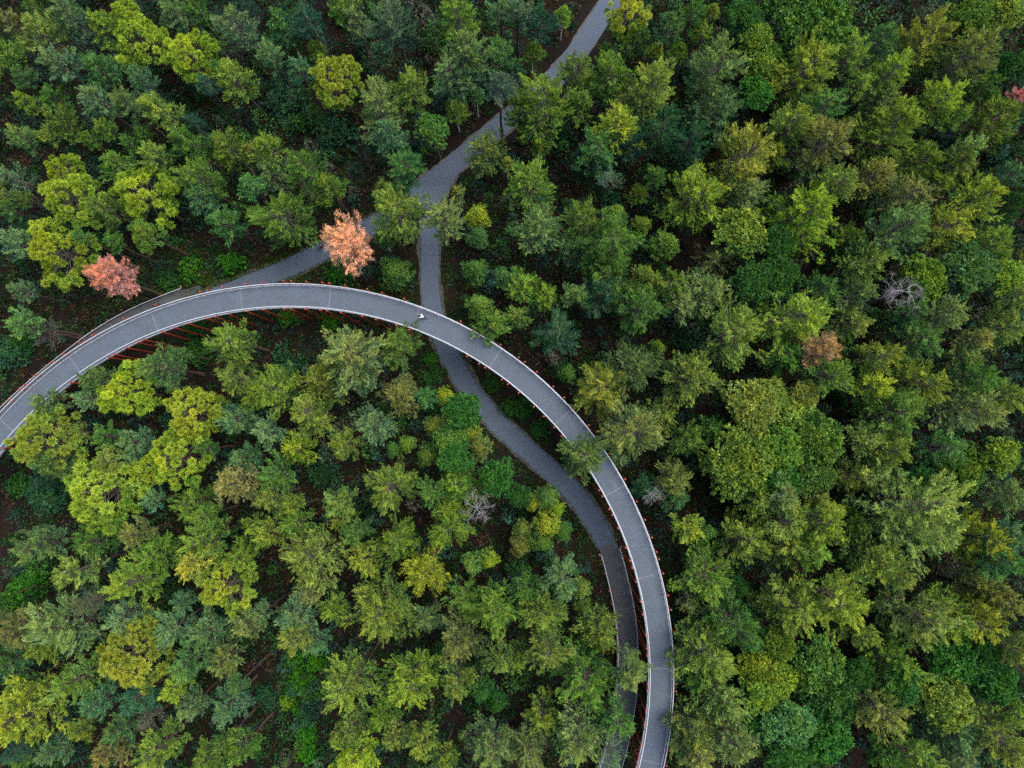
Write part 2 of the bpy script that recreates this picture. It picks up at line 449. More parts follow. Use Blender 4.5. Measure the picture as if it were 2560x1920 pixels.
def pine(seed, nbr=44, m=44, blade=(.12, .23), width=.046, spread=.42, dense=1.0, depth=D0, clump=.045, twig=None, cone=.75, plume=.62):
    """pointed open crown of whorled boughs, each bough a feathery spray of needle shoots; top at z = 0"""
    r = np.random.default_rng(seed); C, D, T = [], [], []; limbs = MB()
    k1, ph, asym = r.integers(2, 5), r.uniform(0, 6.3), r.uniform(.08, .24)
    bend = r.normal(0, .18, 2)
    limbs.tube([(0, 0, -depth), (bend[0], bend[1], -depth * .5), (0, 0, -.3)], [.12, .08, .02], 5)
    for i in range(nbr):
        t = (i + .5) / nbr; z0 = -.15 - t ** .9 * depth * .82 + r.normal(0, .15)
        az = i * 2.39996 + r.normal(0, .45)
        prof = .10 + .90 * min(1, t * 1.22) ** cone
        if t > .82: prof *= 1 - (t - .82) * 1.6
        reach = R0 * prof * r.uniform(.62, 1.14) * (1 + asym * math.sin(az * k1 + ph + t * 2))
        out = np.array([math.cos(az), math.sin(az), 0]); side = np.array([-out[1], out[0], 0])
        lift = r.uniform(.2, .62) * (1.25 - t)
        def bp(u): return np.array([0, 0, z0]) + out * reach * u + np.array([0, 0, 1]) * reach * (lift * u + .14 * u * u - .05)
        limbs.tube([bp(0), bp(.5), bp(.95)], [.04, .025, .008], 4)
        ns = max(4, int((3 + reach * 5.2) * dense)); tb = r.uniform(.2, .8)
        for s in range(ns):
            u = .25 + .77 * ((s + r.uniform(.1, .9)) / ns) ** .6
            lat = r.uniform(-1, 1) * spread * reach * (1.08 - .7 * u) * .85
            c = bp(u) + side * lat + out * (-abs(lat) * .2) + np.array([0, 0, r.normal(.04, .11)])
            if r.random() < .4: limbs.tube([bp(max(.1, u - .2)), c], [.013, .005], 3)
            C.append(c); D.append(out * .65 + side * np.sign(lat) * .5 * abs(lat) + np.array([0, 0, .7])); T.append(np.clip(tb + r.normal(0, .25), 0, 1))
    for j in range(4): C.append(np.array([r.normal(0, .12), r.normal(0, .12), -.12 * j])); D.append(np.array([0, 0, 1.0])); T.append(.7)
    C, D, T = np.array(C), unit(np.array(D)), np.array(T); n = len(C)
    A = np.clip(1.02 + C[:, 2] / depth * 1.15 + .22 * (np.hypot(C[:, 0], C[:, 1]) / R0 - .4) + r.normal(0, .14, n), 0, 1)  # yellower young shoots, with painted light fading down the crown
    Dm = np.repeat(unit(D + r.normal(0, .30, (n, 3))), m, 0); ls = np.repeat(r.uniform(.7, 1.25, n) * plume, m)[:, None]
    P = np.repeat(C, m, 0) + Dm * ls * (r.random((n * m, 1)) - .45) + r.normal(0, clump, (n * m, 3)); Dd = Dm + r.normal(0, .42, (n * m, 3))
    tint = np.clip(np.repeat(T, m) + r.normal(0, .18, n * m), 0, 1)
    V, Fc, ti = blades(P, Dd, r.uniform(*blade, n * m), width * r.uniform(.7, 1.3, n * m), tint, r)
    return mesh_np('crown', V, Fc, M_NEEDLE, {'tint': ti, 'painted_toplight': np.repeat(np.repeat(A, m), 3)}), limbs.mesh('limbs', twig or M_TWIG)

def lobed(seed, npuff=58, depth=4.4):
    """crown of separate round bright puffs of long needles at the branch ends"""
    r = np.random.default_rng(seed); limbs = MB(); C, Rr = [], []
    limbs.tube([(0, 0, -depth), (0, 0, -.5)], [.14, .05], 5)
    tries = 0
    while len(C) < npuff and tries < 4000:
        tries += 1
        t = r.random() ** .8; az = r.uniform(0, 6.283); prof = .22 + .78 * math.sin(min(1, t * 1.45) * math.pi / 2)
        rad = R0 * prof * r.uniform(.5, 1.0) ** .6 * (1 + .17 * math.sin(az * 3 + seed)); z = -.45 - t * depth * .72 + r.normal(0, .1)
        c = np.array([rad * math.cos(az), rad * math.sin(az), z]); q = r.uniform(.30, .52)
        if all(np.linalg.norm((c - b) * (1, 1, .7)) > .72 * (q + w) for b, w in zip(C, Rr)):
            C.append(c); Rr.append(q); limbs.tube([(0, 0, z - .5 - rad * .2), c * (.5, .5, 1) - (0, 0, .35), c], [.04, .03, .012], 4)
    V, Fc, Ti, o = [], [], [], 0
    for c, q in zip(C, Rr):
        m = int(1000 * q * q + 90); d = unit(r.normal(size=(m, 3)) + [0, 0, .55])
        P = c + d * q * r.uniform(.35, .8, (m, 1)); tt = np.clip(r.uniform(.25, .8) + r.normal(0, .13, m), 0, 1)
        v, f, ti = blades(P, d + r.normal(0, .28, (m, 3)), r.uniform(.16, .27, m), .068 * r.uniform(.7, 1.3, m), tt, r)
        V.append(v); Fc.append(f + o); Ti.append(ti); o += len(v)
    VV = np.vstack(V); return mesh_np('crown', VV, np.vstack(Fc), M_NEEDLE, {'tint': np.hstack(Ti), 'painted_toplight': np.clip(1 + VV[:, 2] / depth, 0, 1)}), limbs.mesh('limbs', M_TWIG)  # painted top light fades with depth below the crown top

def broad(seed, nl=30, per=30, m=15, leaf=.20, depth=4.2, spread=.29):
    """rounded broad-leaved crown of billowing lobes covered in leaf rosettes"""
    r = np.random.default_rng(seed); limbs = MB(); C, D, T = [], [], []
    limbs.tube([(0, 0, -depth), (0, 0, -1.2)], [.16, .08], 6)
    for i in range(nl):
        az = i * 2.4 + r.normal(0, .3); t = (i + .3) / nl; rad = R0 * (1 - spread * .9) * math.sqrt(t) * r.uniform(.85, 1.15)
        c = np.array([rad * math.cos(az), rad * math.sin(az), -.42 * R0 - 1.5 * t * t + r.normal(0, .18)]); q = R0 * spread * r.uniform(.75, 1.1)
        limbs.tube([(0, 0, -depth * .75), c * (.5, .5, 1) - (0, 0, .9), c], [.08, .05, .02], 4)
        tb = r.uniform(.3, .7)
        d = unit(r.normal(size=(per, 3)) + [0, 0, .5]); rr_ = q * r.uniform(.72, 1.05, (per, 1)) * (1, 1, .85)
        C.append(c + d * rr_); D.append(d + [0, 0, .5]); T.append(np.clip(tb + r.normal(0, .2, per), 0, 1))
    C, D, T = np.vstack(C), unit(np.vstack(D)), np.hstack(T); n = len(C)
    P = np.repeat(C, m, 0) + r.normal(0, .045, (n * m, 3)); Dd = np.repeat(D, m, 0) * .8 + r.normal(0, .8, (n * m, 3))
    tint = np.clip(np.repeat(T, m) + r.normal(0, .15, n * m), 0, 1)
    V, Fc, ti = blades(P, Dd, leaf * r.uniform(.7, 1.3, n * m), leaf * .62 * r.uniform(.8, 1.2, n * m), tint, r, quad=True)
    return mesh_np('crown', V, Fc, M_LEAF, {'tint': ti, 'painted_toplight': np.clip(.95 + V[:, 2] / depth * .9, 0, 1)}), limbs.mesh('limbs', M_TWIG)  # leaf colour carries painted light at the top, shade lower down

def birch(seed, depth=5.2):
    """light airy cone of small leaves on fine drooping twigs"""
    r = np.random.default_rng(seed); limbs = MB(); C = []
    limbs.tube([(0, 0, -depth), (0, 0, -.2)], [.10, .02], 5)
    for i in range(150):
        t = r.random() ** .75; az = r.uniform(0, 6.283); rad = R0 * (.12 + .88 * t) * (1 - max(0, t - .8) * 1.5) * r.uniform(.3, 1) ** .5 * (1 + .15 * math.sin(3 * az + seed))
        c = np.array([rad * math.cos(az), rad * math.sin(az), -t * depth * .8 - .1]); C.append(c)
        if i % 5 == 0: limbs.tube([(0, 0, c[2] - .5), c], [.025, .006], 3)
    C = np.array(C); n, m = len(C), 44
    P = np.repeat(C, m, 0) + r.normal(0, .14, (n * m, 3)); T = np.clip(np.repeat(r.normal(.5, .2, n), m) + r.normal(0, .15, n * m), 0, 1)
    V, Fc, ti = blades(P, r.normal(size=(n * m, 3)) + [0, 0, .3], .17, .11, T, r, quad=True)
    return mesh_np('crown', V, Fc, M_LEAF, {'tint': ti, 'painted_toplight': np.clip(.95 + V[:, 2] / depth * .9, 0, 1)}), limbs.mesh('limbs', M_TWIG)  # height alone drives the painted light and shade here

def bare(seed, depth=4.2, gens=5):
    """leafless bleached branch work"""
    r = np.random.default_rng(seed); m = MB()
    def grow(p, d, L, rad, g):
        k = 3; pts = [p]; q = p.copy(); dd = d.copy()
        for _ in range(k):
            dd = unit(dd + r.normal(0, .22, 3)); q = q + dd * L / k; pts.append(q)
        m.tube(pts, [rad * (1 - .5 * j / k) for j in range(k + 1)], 4 if g > 1 else 3, cap=False)
        if g == 0: return
        for _ in range(3):
            a = pts[r.integers(1, k + 1)]; nd = unit(dd + r.normal(0, .75, 3) + [0, 0, .1]); grow(a, nd, L * r.uniform(.5, .75), rad * .6, g - 1)
    m.tube([(0, 0, -depth), (0, 0, -.2)], [.09, .03], 6)
    for i in range(9):
        az = i * 2.4; z = -.3 - i * depth * .07
        grow(np.array([0, 0, z]), unit(np.array([math.cos(az), math.sin(az), r.uniform(-.1, .5)])), R0 * r.uniform(.4, .62), .034, gens - 1)
    return None, m.mesh('limbs', M_DEADWOOD)

PROTO = {
    'p': [pine(100 + i, nbr=int(38 + 4 * (i % 4)), spread=.36 + .07 * (i % 3), cone=(.6, .75, .95)[i % 3]) for i in range(12)],
    'B': [pine(160 + i, nbr=62 + 6 * (i % 2), m=38, blade=(.085, .165), width=.036, spread=.34 + .06 * (i % 3), dense=1.3, clump=.034, plume=.44, cone=(.5, .65, .8)[i % 3]) for i in range(8)],
    'w': [pine(140 + i, nbr=30, m=16, spread=.5, dense=.75) for i in range(3)],
    'l': [lobed(200 + i, 50 + 7 * (i % 3)) for i in range(5)],
    'q': [broad(300 + i) for i in range(5)],
    'i': [birch(400 + i) for i in range(4)],
    'h': [broad(500 + i, nl=12, per=26, m=12, leaf=.26, depth=2.6, spread=.40) for i in range(3)],
    'x': [bare(600 + i) for i in range(3)],
    'r': [pine(700 + i, nbr=60, m=26, blade=(.09, .19), width=.036, spread=.5, dense=1.5, clump=.06, plume=.4, twig=M_REDTWIG, cone=.55) for i in range(4)],
}
def trunk_mesh(seed, mat):
    r = np.random.default_rng(seed); m = MB(); z = [0, .03, .12, .3, .5, .7, .88, 1.0]
    rad = [.30, .23, .185, .165, .145, .12, .095, .06]
    m.tube([(r.normal(0, .06) if 0 < k < 1 else 0, r.normal(0, .06) if 0 < k < 1 else 0, k) for k in z], rad, 8)
    return m.mesh('trunk', mat, True)
TRUNK = {'pine': [trunk_mesh(i, M_BARK) for i in range(3)], 'birch': [trunk_mesh(9, M_BIRCH)], 'dead': [trunk_mesh(12, M_DEADWOOD)]}

# ------------------------------------------------------------------ the trees of the photograph
PAL = {'Y': (.225, .280, .030), 'y': (.172, .245, .030), 'g': (.055, .155, .034), 'd': (.024, .080, .020), 'b': (.060, .170, .100), 't': (.032, .086, .060), 'v': (.045, .175, .014),
       'o': (.158, .178, .052), 'k': (.085, .090, .065), 'n': (.240, .195, .075), 'O': (.76, .35, .23), 'P': (.62, .205, .19), 'e': (.165, .215, .115)}
WORD = {'v': 'vivid green', 'Y': 'bright yellow-green', 'y': 'yellow-green', 'g': 'mid green', 'd': 'deep green', 'b': 'blue-green', 't': 'dark teal', 'o': 'olive', 'k': 'grey-green', 'n': 'tan-yellow', 'O': 'orange', 'P': 'pink', 'e': 'pale grey-green'}
# each tile of the photo is 640 px wide; entries x y r (2.592 x source px, from the tile's corner), colours, kind
TILES = {
(0, 0): """60 140 90 on p;215 50 80 g p;245 190 125 ye p;50 330 85 gy p;430 80 130 be p;545 215 55 t w;650 150 105 y p;790 70 75 Y l;890 215 150 Yy l;1120 90 100 be p;1250 30 85 g p;1205 330 135 Y l;1500 160 120 be p;1410 285 50 g i;345 390 100 be p;140 480 70 gb p;630 430 110 gb p;740 395 45 b p;895 490 90 b p;1395 430 60 g p;1510 495 120 yo p;1320 540 65 t p;595 630 110 be p;795 660 100 ob p;1005 695 120 oy p;150 640 70 y p;330 615 72 g p;365 775 100 gy p;660 815 62 y p;130 885 85 oe p;290 885 62 yo p;560 885 62 gy p;905 850 45 g p;820 915 55 g p;735 1060 100 gy p;980 1000 95 oy p;1200 905 112 g p;1240 785 65 t p;1460 945 122 yg p;1620 975 72 oy p;395 1095 95 Y l;420 1265 150 Y l;60 1150 95 be w;120 1265 55 go p;30 1340 70 gb p;670 1350 115 og p;920 1265 165 Yy l;940 1510 82 yg l;1275 1150 140 gy p;1290 1275 95 b p;1435 1425 105 gb p;1610 1190 85 gb p;90 1560 100 be p;265 1495 85 Y l;330 1650 165 Y l;715 1565 55 g p;500 1530 52 g p;1640 1375 52 g p;1560 35 75 t p;1060 640 50 t h;430 1480 60 t h""",
(640, 0): """150 130 110 bg p;90 345 90 be p;270 435 90 bt p;380 305 68 yg i;320 110 100 t p;540 30 85 yg p;645 135 112 be p;790 325 75 b p;885 120 140 te p;950 230 70 t p;500 490 145 Yy l;1310 90 150 yg p;1590 60 85 be p;1360 285 135 ey p;1250 460 125 be p;1390 500 100 b p;1570 320 110 gb p;1580 540 100 te p;1010 560 118 yg p;800 680 160 oe p;835 850 115 bt p;1140 830 105 g q;1290 700 88 yo i;1425 605 60 gb i;960 1065 112 gb p;945 1155 70 b p;60 950 110 yg p;90 1115 110 be p;305 1085 130 g p;458 1205 100 yg p;160 1420 185 gy p;905 1375 188 oy p;820 1215 75 og p;1220 1385 120 oe p;1450 1395 92 Yy i;1450 1520 80 gb i;575 1570 160 O r;180 650 150 td h;500 860 150 td h;300 770 60 d h;1480 985 135 go p;1630 1050 55 yn i;815 1545 75 gd i;1300 1245 55 o p;420 1010 90 td h;150 520 80 t h""",
(1280, 0): """80 690 105 gy p;40 60 85 be p;180 100 100 t p;335 80 70 yg i;140 305 82 yg i;20 455 65 t p;765 75 118 Yy l;820 245 95 gd p;620 315 58 g i;700 220 60 d i;1025 140 92 gb p;1180 70 80 g p;1305 60 52 y i;1235 205 70 yg p;950 300 58 Y i;1090 320 68 yg i;1500 105 110 dg q;1590 250 110 yg q;1340 420 175 ge p;1325 715 145 be p;430 460 130 go p;630 465 145 gy p;930 530 185 yo p;200 640 190 yg p;455 660 105 gy p;685 795 145 Yy p;560 970 140 gb p;640 1150 75 te w;190 935 75 yo i;125 1165 150 yg p;1540 1015 190 Yo p;1215 1275 180 y p;1520 1230 105 oe p;825 1245 72 yg i;930 1135 72 gd p;680 1370 78 yo i;850 1455 72 Yg i;465 1395 130 gy p;175 1455 150 eg p;650 1585 190 g p;360 1605 80 be p;1010 1580 115 yg i;1500 1485 155 yo q;990 820 140 dt p;1180 880 115 td p;1600 590 105 dg q;1625 430 90 yg q;785 930 80 t p;1110 1010 80 td h;640 1290 80 td h;330 880 80 td h""",
(1920, 0): """300 150 255 gd q;30 330 65 g q;260 440 185 y p;535 320 110 yo p;745 235 108 bg p;1015 255 165 y p;1330 140 155 dy q;1570 70 100 oy q;1370 335 150 on p;815 460 112 y p;610 540 70 yo p;745 610 108 oe p;370 680 110 gb p;1150 625 112 Yy p;830 790 185 y p;1580 420 90 d q;1420 545 85 g p;1480 745 138 yg p;160 775 115 yo p;385 900 155 on p;50 985 75 Yy p;1240 745 72 yg p;1325 945 88 ye p;1010 1035 130 yg p;1245 1045 92 oy p;695 1130 115 on p;455 1180 112 oy p;1120 1185 75 y p;265 1350 195 Yy p;920 1265 125 oe p;870 1460 175 ge p;1410 1255 120 Yy p;1190 1475 130 Yo p;1475 1560 110 yg p;1610 1120 80 bt p;1600 1310 85 d p;540 1540 85 yg p;655 1635 80 b p;1650 600 48 P r;70 1560 100 d q;1170 470 75 k w;1500 1010 80 td h;480 740 70 td h""",
(0, 640): """100 215 70 be p;695 125 128 P r;140 440 95 ge p;120 570 75 d h;250 480 95 k w;300 960 98 ge p;590 800 105 ge p;560 930 85 be p;795 885 135 Y l;1005 715 128 ge p;1160 630 62 ge p;1240 1020 148 Y l;1505 545 130 yg p;1510 790 118 yo p;1620 930 75 y p;255 1200 165 Yo l;440 1145 80 o p;1530 1090 112 be p;830 1210 88 be p;670 1155 80 g p;690 1320 80 oy l;1120 1310 150 Yy l;960 1380 85 Yy l;330 1350 100 gb p;615 1520 190 Yo l;1300 1250 72 g p;985 1580 72 b p;1490 1475 130 n p;1235 1605 125 gy p;1570 1310 90 b p;300 1550 150 td h;120 1480 90 d h;1490 40 90 vd h;1230 110 110 vd h;1080 170 80 d h;870 1290 80 b p;60 620 110 td h;1290 620 110 d h;1240 430 80 d h;1150 1080 90 td h""",
(640, 640): """905 120 122 gd i;1420 90 95 gd i;1610 130 80 bg i;1450 325 98 yg i;1550 420 115 gy p;1460 540 70 g p;600 625 190 oe p;920 580 128 gy p;400 800 130 yo p;645 790 118 be p;80 860 150 y p;350 1020 140 yo p;205 830 72 g p;950 890 118 on p;1100 930 72 gb p;1225 915 72 Y i;1325 1005 128 dg q;755 1110 128 be p;1150 1110 82 oy i;1400 1140 66 Y i;260 1240 110 Yy p;560 1215 98 oy p;60 1130 92 be p;980 1220 65 yg i;885 1245 55 g i;1270 1205 110 g q;1105 1300 88 go i;1290 1310 100 dg q;1450 1235 95 o i;870 1490 160 oy p;105 1430 110 g p;95 1565 110 o p;230 1640 75 y p;545 1590 112 og p;1290 1485 128 yg p;1120 1545 92 g p;1230 1645 95 y p;1440 1640 118 k x;1555 1450 118 dg q;200 400 70 vd h;480 430 70 vd h;200 700 125 td h;1135 660 50 vd h;700 270 60 d h;1240 720 60 d h;560 90 110 vd h;1580 1010 75 d h;1130 800 60 d h;420 1420 110 td h;1480 880 60 d h""",
(1280, 640): """85 185 108 yg p;40 385 82 ye p;235 255 82 y p;430 245 82 ge p;620 80 205 gd p;590 215 115 td p;900 150 98 yo p;850 330 140 gd p;1050 175 98 gy p;1105 300 98 oe p;1290 250 130 ey p;1310 25 100 ok w;300 490 128 td p;790 440 75 d h;1470 480 170 yo p;1575 180 118 dg q;800 715 150 ge p;565 850 170 Yo p;955 600 68 yd i;1180 775 150 oy p;365 770 62 g i;770 1130 195 oe p;960 1040 105 oy p;1160 1185 98 gy p;490 1290 140 ge p;1050 1450 128 ye p;1080 1570 82 b p;860 1520 78 td p;915 1550 80 k x;1560 1000 130 oy q;1580 1590 98 yo p;230 1560 98 go i;130 1605 62 Y i;290 1640 60 Yy i;50 1550 80 d q;1290 1130 78 g p;1160 560 90 td h;700 1310 80 ge w;100 960 80 d h;190 1130 70 d h;390 1330 60 d h;60 1010 60 d h""",
(1920, 640): """80 120 115 dg q;650 50 125 oy p;575 215 128 ge p;370 200 92 gd p;865 225 140 k x;1020 140 130 yd q;1330 90 150 gb q;1560 120 100 yg q;215 410 185 y p;565 445 98 on p;370 600 112 nP r;110 645 112 g p;425 770 115 gy p;755 645 112 yo p;985 540 132 ge p;965 360 85 gb p;1180 355 105 oe p;1555 460 130 ye p;1380 540 92 on p;1270 660 98 oe p;715 830 100 Yy p;1000 820 150 yo p;830 1020 185 go p;1370 1025 165 oe p;1370 800 108 g p;1585 910 98 yo p;825 1270 118 oy p;1150 1245 108 gb p;640 1190 85 o p;1510 1290 108 yd q;1270 1380 138 dy q;560 1440 105 oy p;335 1570 85 on p;100 1590 115 oe p;980 1600 230 ye p;1540 1530 115 ob p;1000 1450 100 d q;1640 260 80 oy p;700 1105 60 k x;1250 1090 80 td h;250 900 80 oy q;20 900 100 oy q;180 1010 130 oy q;-110 960 150 oy q;320 1190 165 gy q;60 1250 150 gy q;-190 1330 200 yd q;60 1420 130 dg q;300 1400 120 gd q""",
(0, 1280): """225 235 125 ge p;575 190 115 g p;460 385 120 ye p;850 145 105 on p;1280 35 82 yg p;1010 275 118 gy p;1285 180 138 yg p;1225 350 115 Yn p;830 450 148 Yg p;1430 500 140 Y l;1550 270 108 yg p;1640 100 65 y p;160 470 150 vd h;80 560 90 vd h;365 710 200 ey p;70 790 125 on p;265 890 105 yo p;815 700 115 be p;710 640 55 t p;1095 755 108 be p;1345 765 118 be p;1590 745 98 oe p;845 965 190 Yo l;1200 1010 120 ge p;1460 985 108 oe p;950 760 52 o h;455 1125 125 gy p;110 1140 82 gy p;105 1345 190 Yy p;600 1245 98 b p;880 1215 118 tb p;1120 1155 80 Yy p;1230 1260 98 be p;1445 1275 112 b p;510 1415 68 yo p;750 1410 105 gb p;690 1580 110 n p;1000 1560 135 yg p;130 1590 72 g p;310 1570 92 be p;1330 1600 98 gy p;1545 1565 98 gy p;1525 1130 62 gb p;30 1000 85 bd p;1435 1515 72 go p;60 1560 65 t p;1185 600 72 b p;560 600 90 k w;950 1360 80 k w""",
(640, 1280): """60 145 110 y p;225 85 105 gy p;540 40 82 yo p;645 135 82 g p;930 165 128 yg p;320 270 200 oy p;700 315 108 Yo p;1095 385 148 Y p;1240 105 138 yg p;1512 320 70 Y i;1390 355 82 og i;350 530 108 oe p;250 670 128 be p;500 640 82 yg p;790 660 205 yo p;1110 685 98 bo p;225 830 95 nY p;370 870 85 b p;1350 575 112 gy p;1550 645 155 yg p;1290 865 138 on p;580 1135 158 yo p;1000 1110 178 y p;1290 1120 118 yo p;1600 970 108 og p;795 1310 88 yg p;600 1400 118 ye p;890 1470 98 oy p;1070 1495 98 yo p;630 1600 118 Y p;1520 1540 148 oe p;1220 1625 85 yo p;20 670 65 be p;300 1090 95 v h;240 960 80 v h;370 980 70 v h;300 1260 85 v h;310 1420 95 v h;380 1190 60 v h;230 1150 60 v h;200 1230 55 vY h;300 1560 80 v h;1450 1150 92 dg i;1560 1245 80 d i;900 590 90 og p;700 1000 75 k w;60 1200 90 td h;460 1560 80 td h""",
(1280, 1280): """215 75 112 Yy i;70 110 65 oy i;60 235 82 o i;330 125 72 g i;200 205 88 gd i;325 420 138 be p;205 650 150 yg p;60 525 95 g p;230 905 128 og p;40 965 85 yg p;470 620 62 yd i;450 500 80 og i;590 780 120 yo p;490 740 75 gd i;460 1100 185 gy p;770 1060 112 oe p;760 930 60 ge w;690 1350 118 gb p;190 1330 108 yo p;415 1510 155 oe p;100 1525 135 oe p;660 1595 95 be w;1150 110 92 Yo p;1270 130 62 g p;1510 160 138 yo p;1260 430 150 gy p;1140 600 72 oe w;1430 720 155 g p;1480 500 72 d i;1290 925 180 oy p;1390 1235 150 ye p;1200 1080 95 g p;1600 1000 120 Yd q;1605 1200 112 yd q;1180 1420 130 o p;1450 1490 160 oe p;1200 1560 115 on p;1585 850 82 d q;1640 600 65 o p;500 1330 70 d h;1530 620 70 td h;1560 1380 80 d q""",
(1920, 1280): """100 50 145 ye p;375 50 138 y p;570 60 92 yg p;130 205 118 yn p;310 255 108 yg p;1070 110 205 ye p;1405 175 148 Yy p;720 335 140 yo p;880 440 85 oy p;1595 165 92 be p;1560 345 98 gb p;180 615 138 yo p;460 625 175 Yo p;620 800 105 yo p;1010 690 175 ye p;1190 700 140 yo p;1360 720 140 Yy p;1420 520 108 o p;1560 580 92 on p;830 985 140 gy p;1200 965 170 dg q;1490 1100 128 dg q;70 870 95 dy q;60 1090 145 Yd q;320 1015 168 gd q;400 1205 160 dg q;1150 1245 160 oy q;735 1325 155 on p;1190 1430 140 be p;1210 1560 125 be p;1530 1520 140 yn p;1620 1330 78 y p;770 1560 92 gd p;1000 1620 138 yg p;130 1375 145 bd q;400 1485 145 dg q;120 1590 125 dg q;1590 900 100 od p;1600 985 80 nk w;880 1130 120 dg q;600 1060 90 d q;1420 900 90 d q""",
}
SPECIAL = {}
trees = []
for (ox, oy), txt in TILES.items():
    for e in txt.split(';'):
        x, y, r, c, k = e.split()
        trees.append([ox + float(x) / 2.592, oy + float(y) / 2.592, float(r) / 2.592, c, k])

LANDMARKS = [('orange tree', 862, 625), ('pink tree beside the ramp', 268, 690), ('bare white tree', 1195, 1295), ('bare grey tree', 2258, 725), ('path fork', 1085, 480), ('bridge crossing', 1110, 845),
             ('start of the lower ramp', 1520, 1350), ('path at the top edge', 1500, 40), ('brownish pink tree', 2063, 870), ('largest oak', 2036, 58), ('lone puffy pine', 833, 190), ('upper left corner', 0, 0),
             ('upper right corner', 2560, 0), ('lower left corner', 0, 1920), ('lower right corner', 2560, 1920), ('middle of the right edge', 2560, 960), ('middle of the bottom edge', 1280, 1920), ('green shrub strip', 755, 1720),
             ('left end of the bridge', 0, 1080), ('lower end of the bridge', 1630, 1900), ('brightest yellow pine', 1062, 1430), ('puffy pine pair', 250, 480), ('great oaks', 1930, 1150), ('puffy pine inside the bend', 478, 1035), ('bend of the lower path', 1350, 1160)]
OWN = {(0, 640, 695, 125): 'dusty pink needled tree standing above the left ramp of the bridge', (640, 0, 575, 1570): 'salmon orange needled tree overhanging the branch path beside two cyclists',
       (1920, 640, 370, 600): 'brownish pink dying tree in the right part of the forest', (1920, 0, 1650, 600): 'pink needled tree cut off by the right edge of the photo',
       (640, 640, 1440, 1640): 'bare white leafless tree left of the lower ramp among green crowns', (1280, 640, 915, 1550): 'small bare grey treetop just right of the bridge bend',
       (1920, 640, 865, 225): 'wide bare grey leafless treetop in the upper right forest', (1920, 640, 700, 1105): 'small bare forked dead branch top deep in the right forest',
       (640, 0, 500, 490): 'lone bright yellow-green puffy pine at the upper middle, left of the path', (1920, 0, 300, 150): 'largest round green oak at the top edge in the upper right',
       (640, 1280, 1095, 385): 'brightest yellow pine in the lower middle, left of the bare white tree'}
FOOT = [PATH_A, PATH_B, RAMP_R, RAMP_L]
RING2 = RING[::2]
KW = {'p': 'pine', 'w': 'sparse twiggy pine', 'l': 'puffy pine', 'q': 'oak', 'i': 'slender broadleaf tree', 'h': 'low shrub', 'x': 'bare dead tree', 'r': 'red-needled tree'}
NAMES = {'p': 'pine_tree', 'w': 'sparse_pine_tree', 'l': 'puffy_pine_tree', 'q': 'oak_tree', 'i': 'birch_tree', 'h': 'shrub', 'x': 'dead_tree', 'r': 'red_pine_tree'}
CATS = {'p': 'pine tree', 'w': 'pine tree', 'l': 'pine tree', 'q': 'oak tree', 'i': 'birch tree', 'h': 'shrub', 'x': 'dead tree', 'r': 'pine tree'}
GROUPS = {'p': 'pines of the forest', 'w': 'sparse pines of the forest', 'l': 'bright puffy pines', 'q': 'oaks among the pines', 'i': 'slender broadleaf trees', 'h': 'shrubs on the forest floor', 'x': 'bare dead trees', 'r': 'red needled trees'}
ORD = ['nearest', 'second', 'third', 'fourth', 'fifth', 'sixth', 'seventh', 'eighth', 'ninth', 'tenth', 'eleventh', 'twelfth']
OCT = ['right of', 'up and right of', 'above', 'up and left of', 'left of', 'down and left of', 'below', 'down and right of']

def height_for(k, rm, r):
    if k == 'h': return 1.2 + rm * .75
    if k == 'i': return 5.5 + rm * 2.2 + r.uniform(-.8, .8)
    if k == 'q': return 11.5 + rm * .9 + r.uniform(-1, 1)
    if k == 'l': return 12.0 + rm * .9 + r.uniform(-1, 1)
    return 10.0 + rm * 2.1 + r.uniform(-2.4, 2.4)

recs = []
for n_, (px, py, rp, c, k) in enumerate(trees):
    r = np.random.default_rng(9000 + n_)
    rm = rp * 91 / F; h = height_for(k, rm, r)
    best = None
    for dh in (0, 1, -1, 2, -2, 3, -3, 4, -4, 5, 6):
        hh = h + dh * (.15 if k == 'h' else 1)
        if hh < 1: continue
        rm = (1.17 if px < 1700 else 1.30) * rp * (.93 if k in 'hqi' else 1) * (H - hh + 1.5) / F
        dep = rm * 1.25 if k == 'h' else {'q': 1.55, 'i': 2.3, 'l': 2.0, 'x': 1.8}.get(k, 2.85) * rm
        p = at(px, py, hh - (.38 if k in 'hqli' else .30) * dep)
        clear = min([dist_to(Q, p) for Q in FOOT]); cr = dist_to(RING2, p)
        need = 1.9 + (rm * .55 if k == 'h' else 0)
        pen = max(0, need - clear) + (max(0, 2.3 - cr) if hh > 5 else 0)
        if best is None or pen + abs(dh) * .02 < best[0]: best = (pen + abs(dh) * .02, hh, rm, dep, p)
        if pen == 0: break
    pen, hh, rm, dep, p = best
    if k == 'h':                                # shrubs grow beside the paths
        for Q in FOOT:
            j = idx(Q, p); v = p[:2] - Q[j, :2]; dd = np.hypot(*v); nd = 1.8 + rm * .8
            if dd < nd: p = p.copy(); p[:2] = Q[j, :2] + v / (dd + 1e-6) * nd
        pen = 0
    base = np.array([p[0], p[1], 0.])
    if pen > .2:                                # lean the trunk so that it stands beside the path, not on it
        for a in np.arange(0, 6.3, .4):
            q = p + np.array([math.cos(a), math.sin(a), 0]) * 2.6
            if min([dist_to(Q, q) for Q in FOOT]) > 2.1 and dist_to(RING2, q) > 2.3: base[:2] = q[:2]; break
    recs.append(dict(px=px, py=py, rp=rp, c=c, k=k, h=hh, rm=rm, dep=dep, p=p, base=base, r=r))

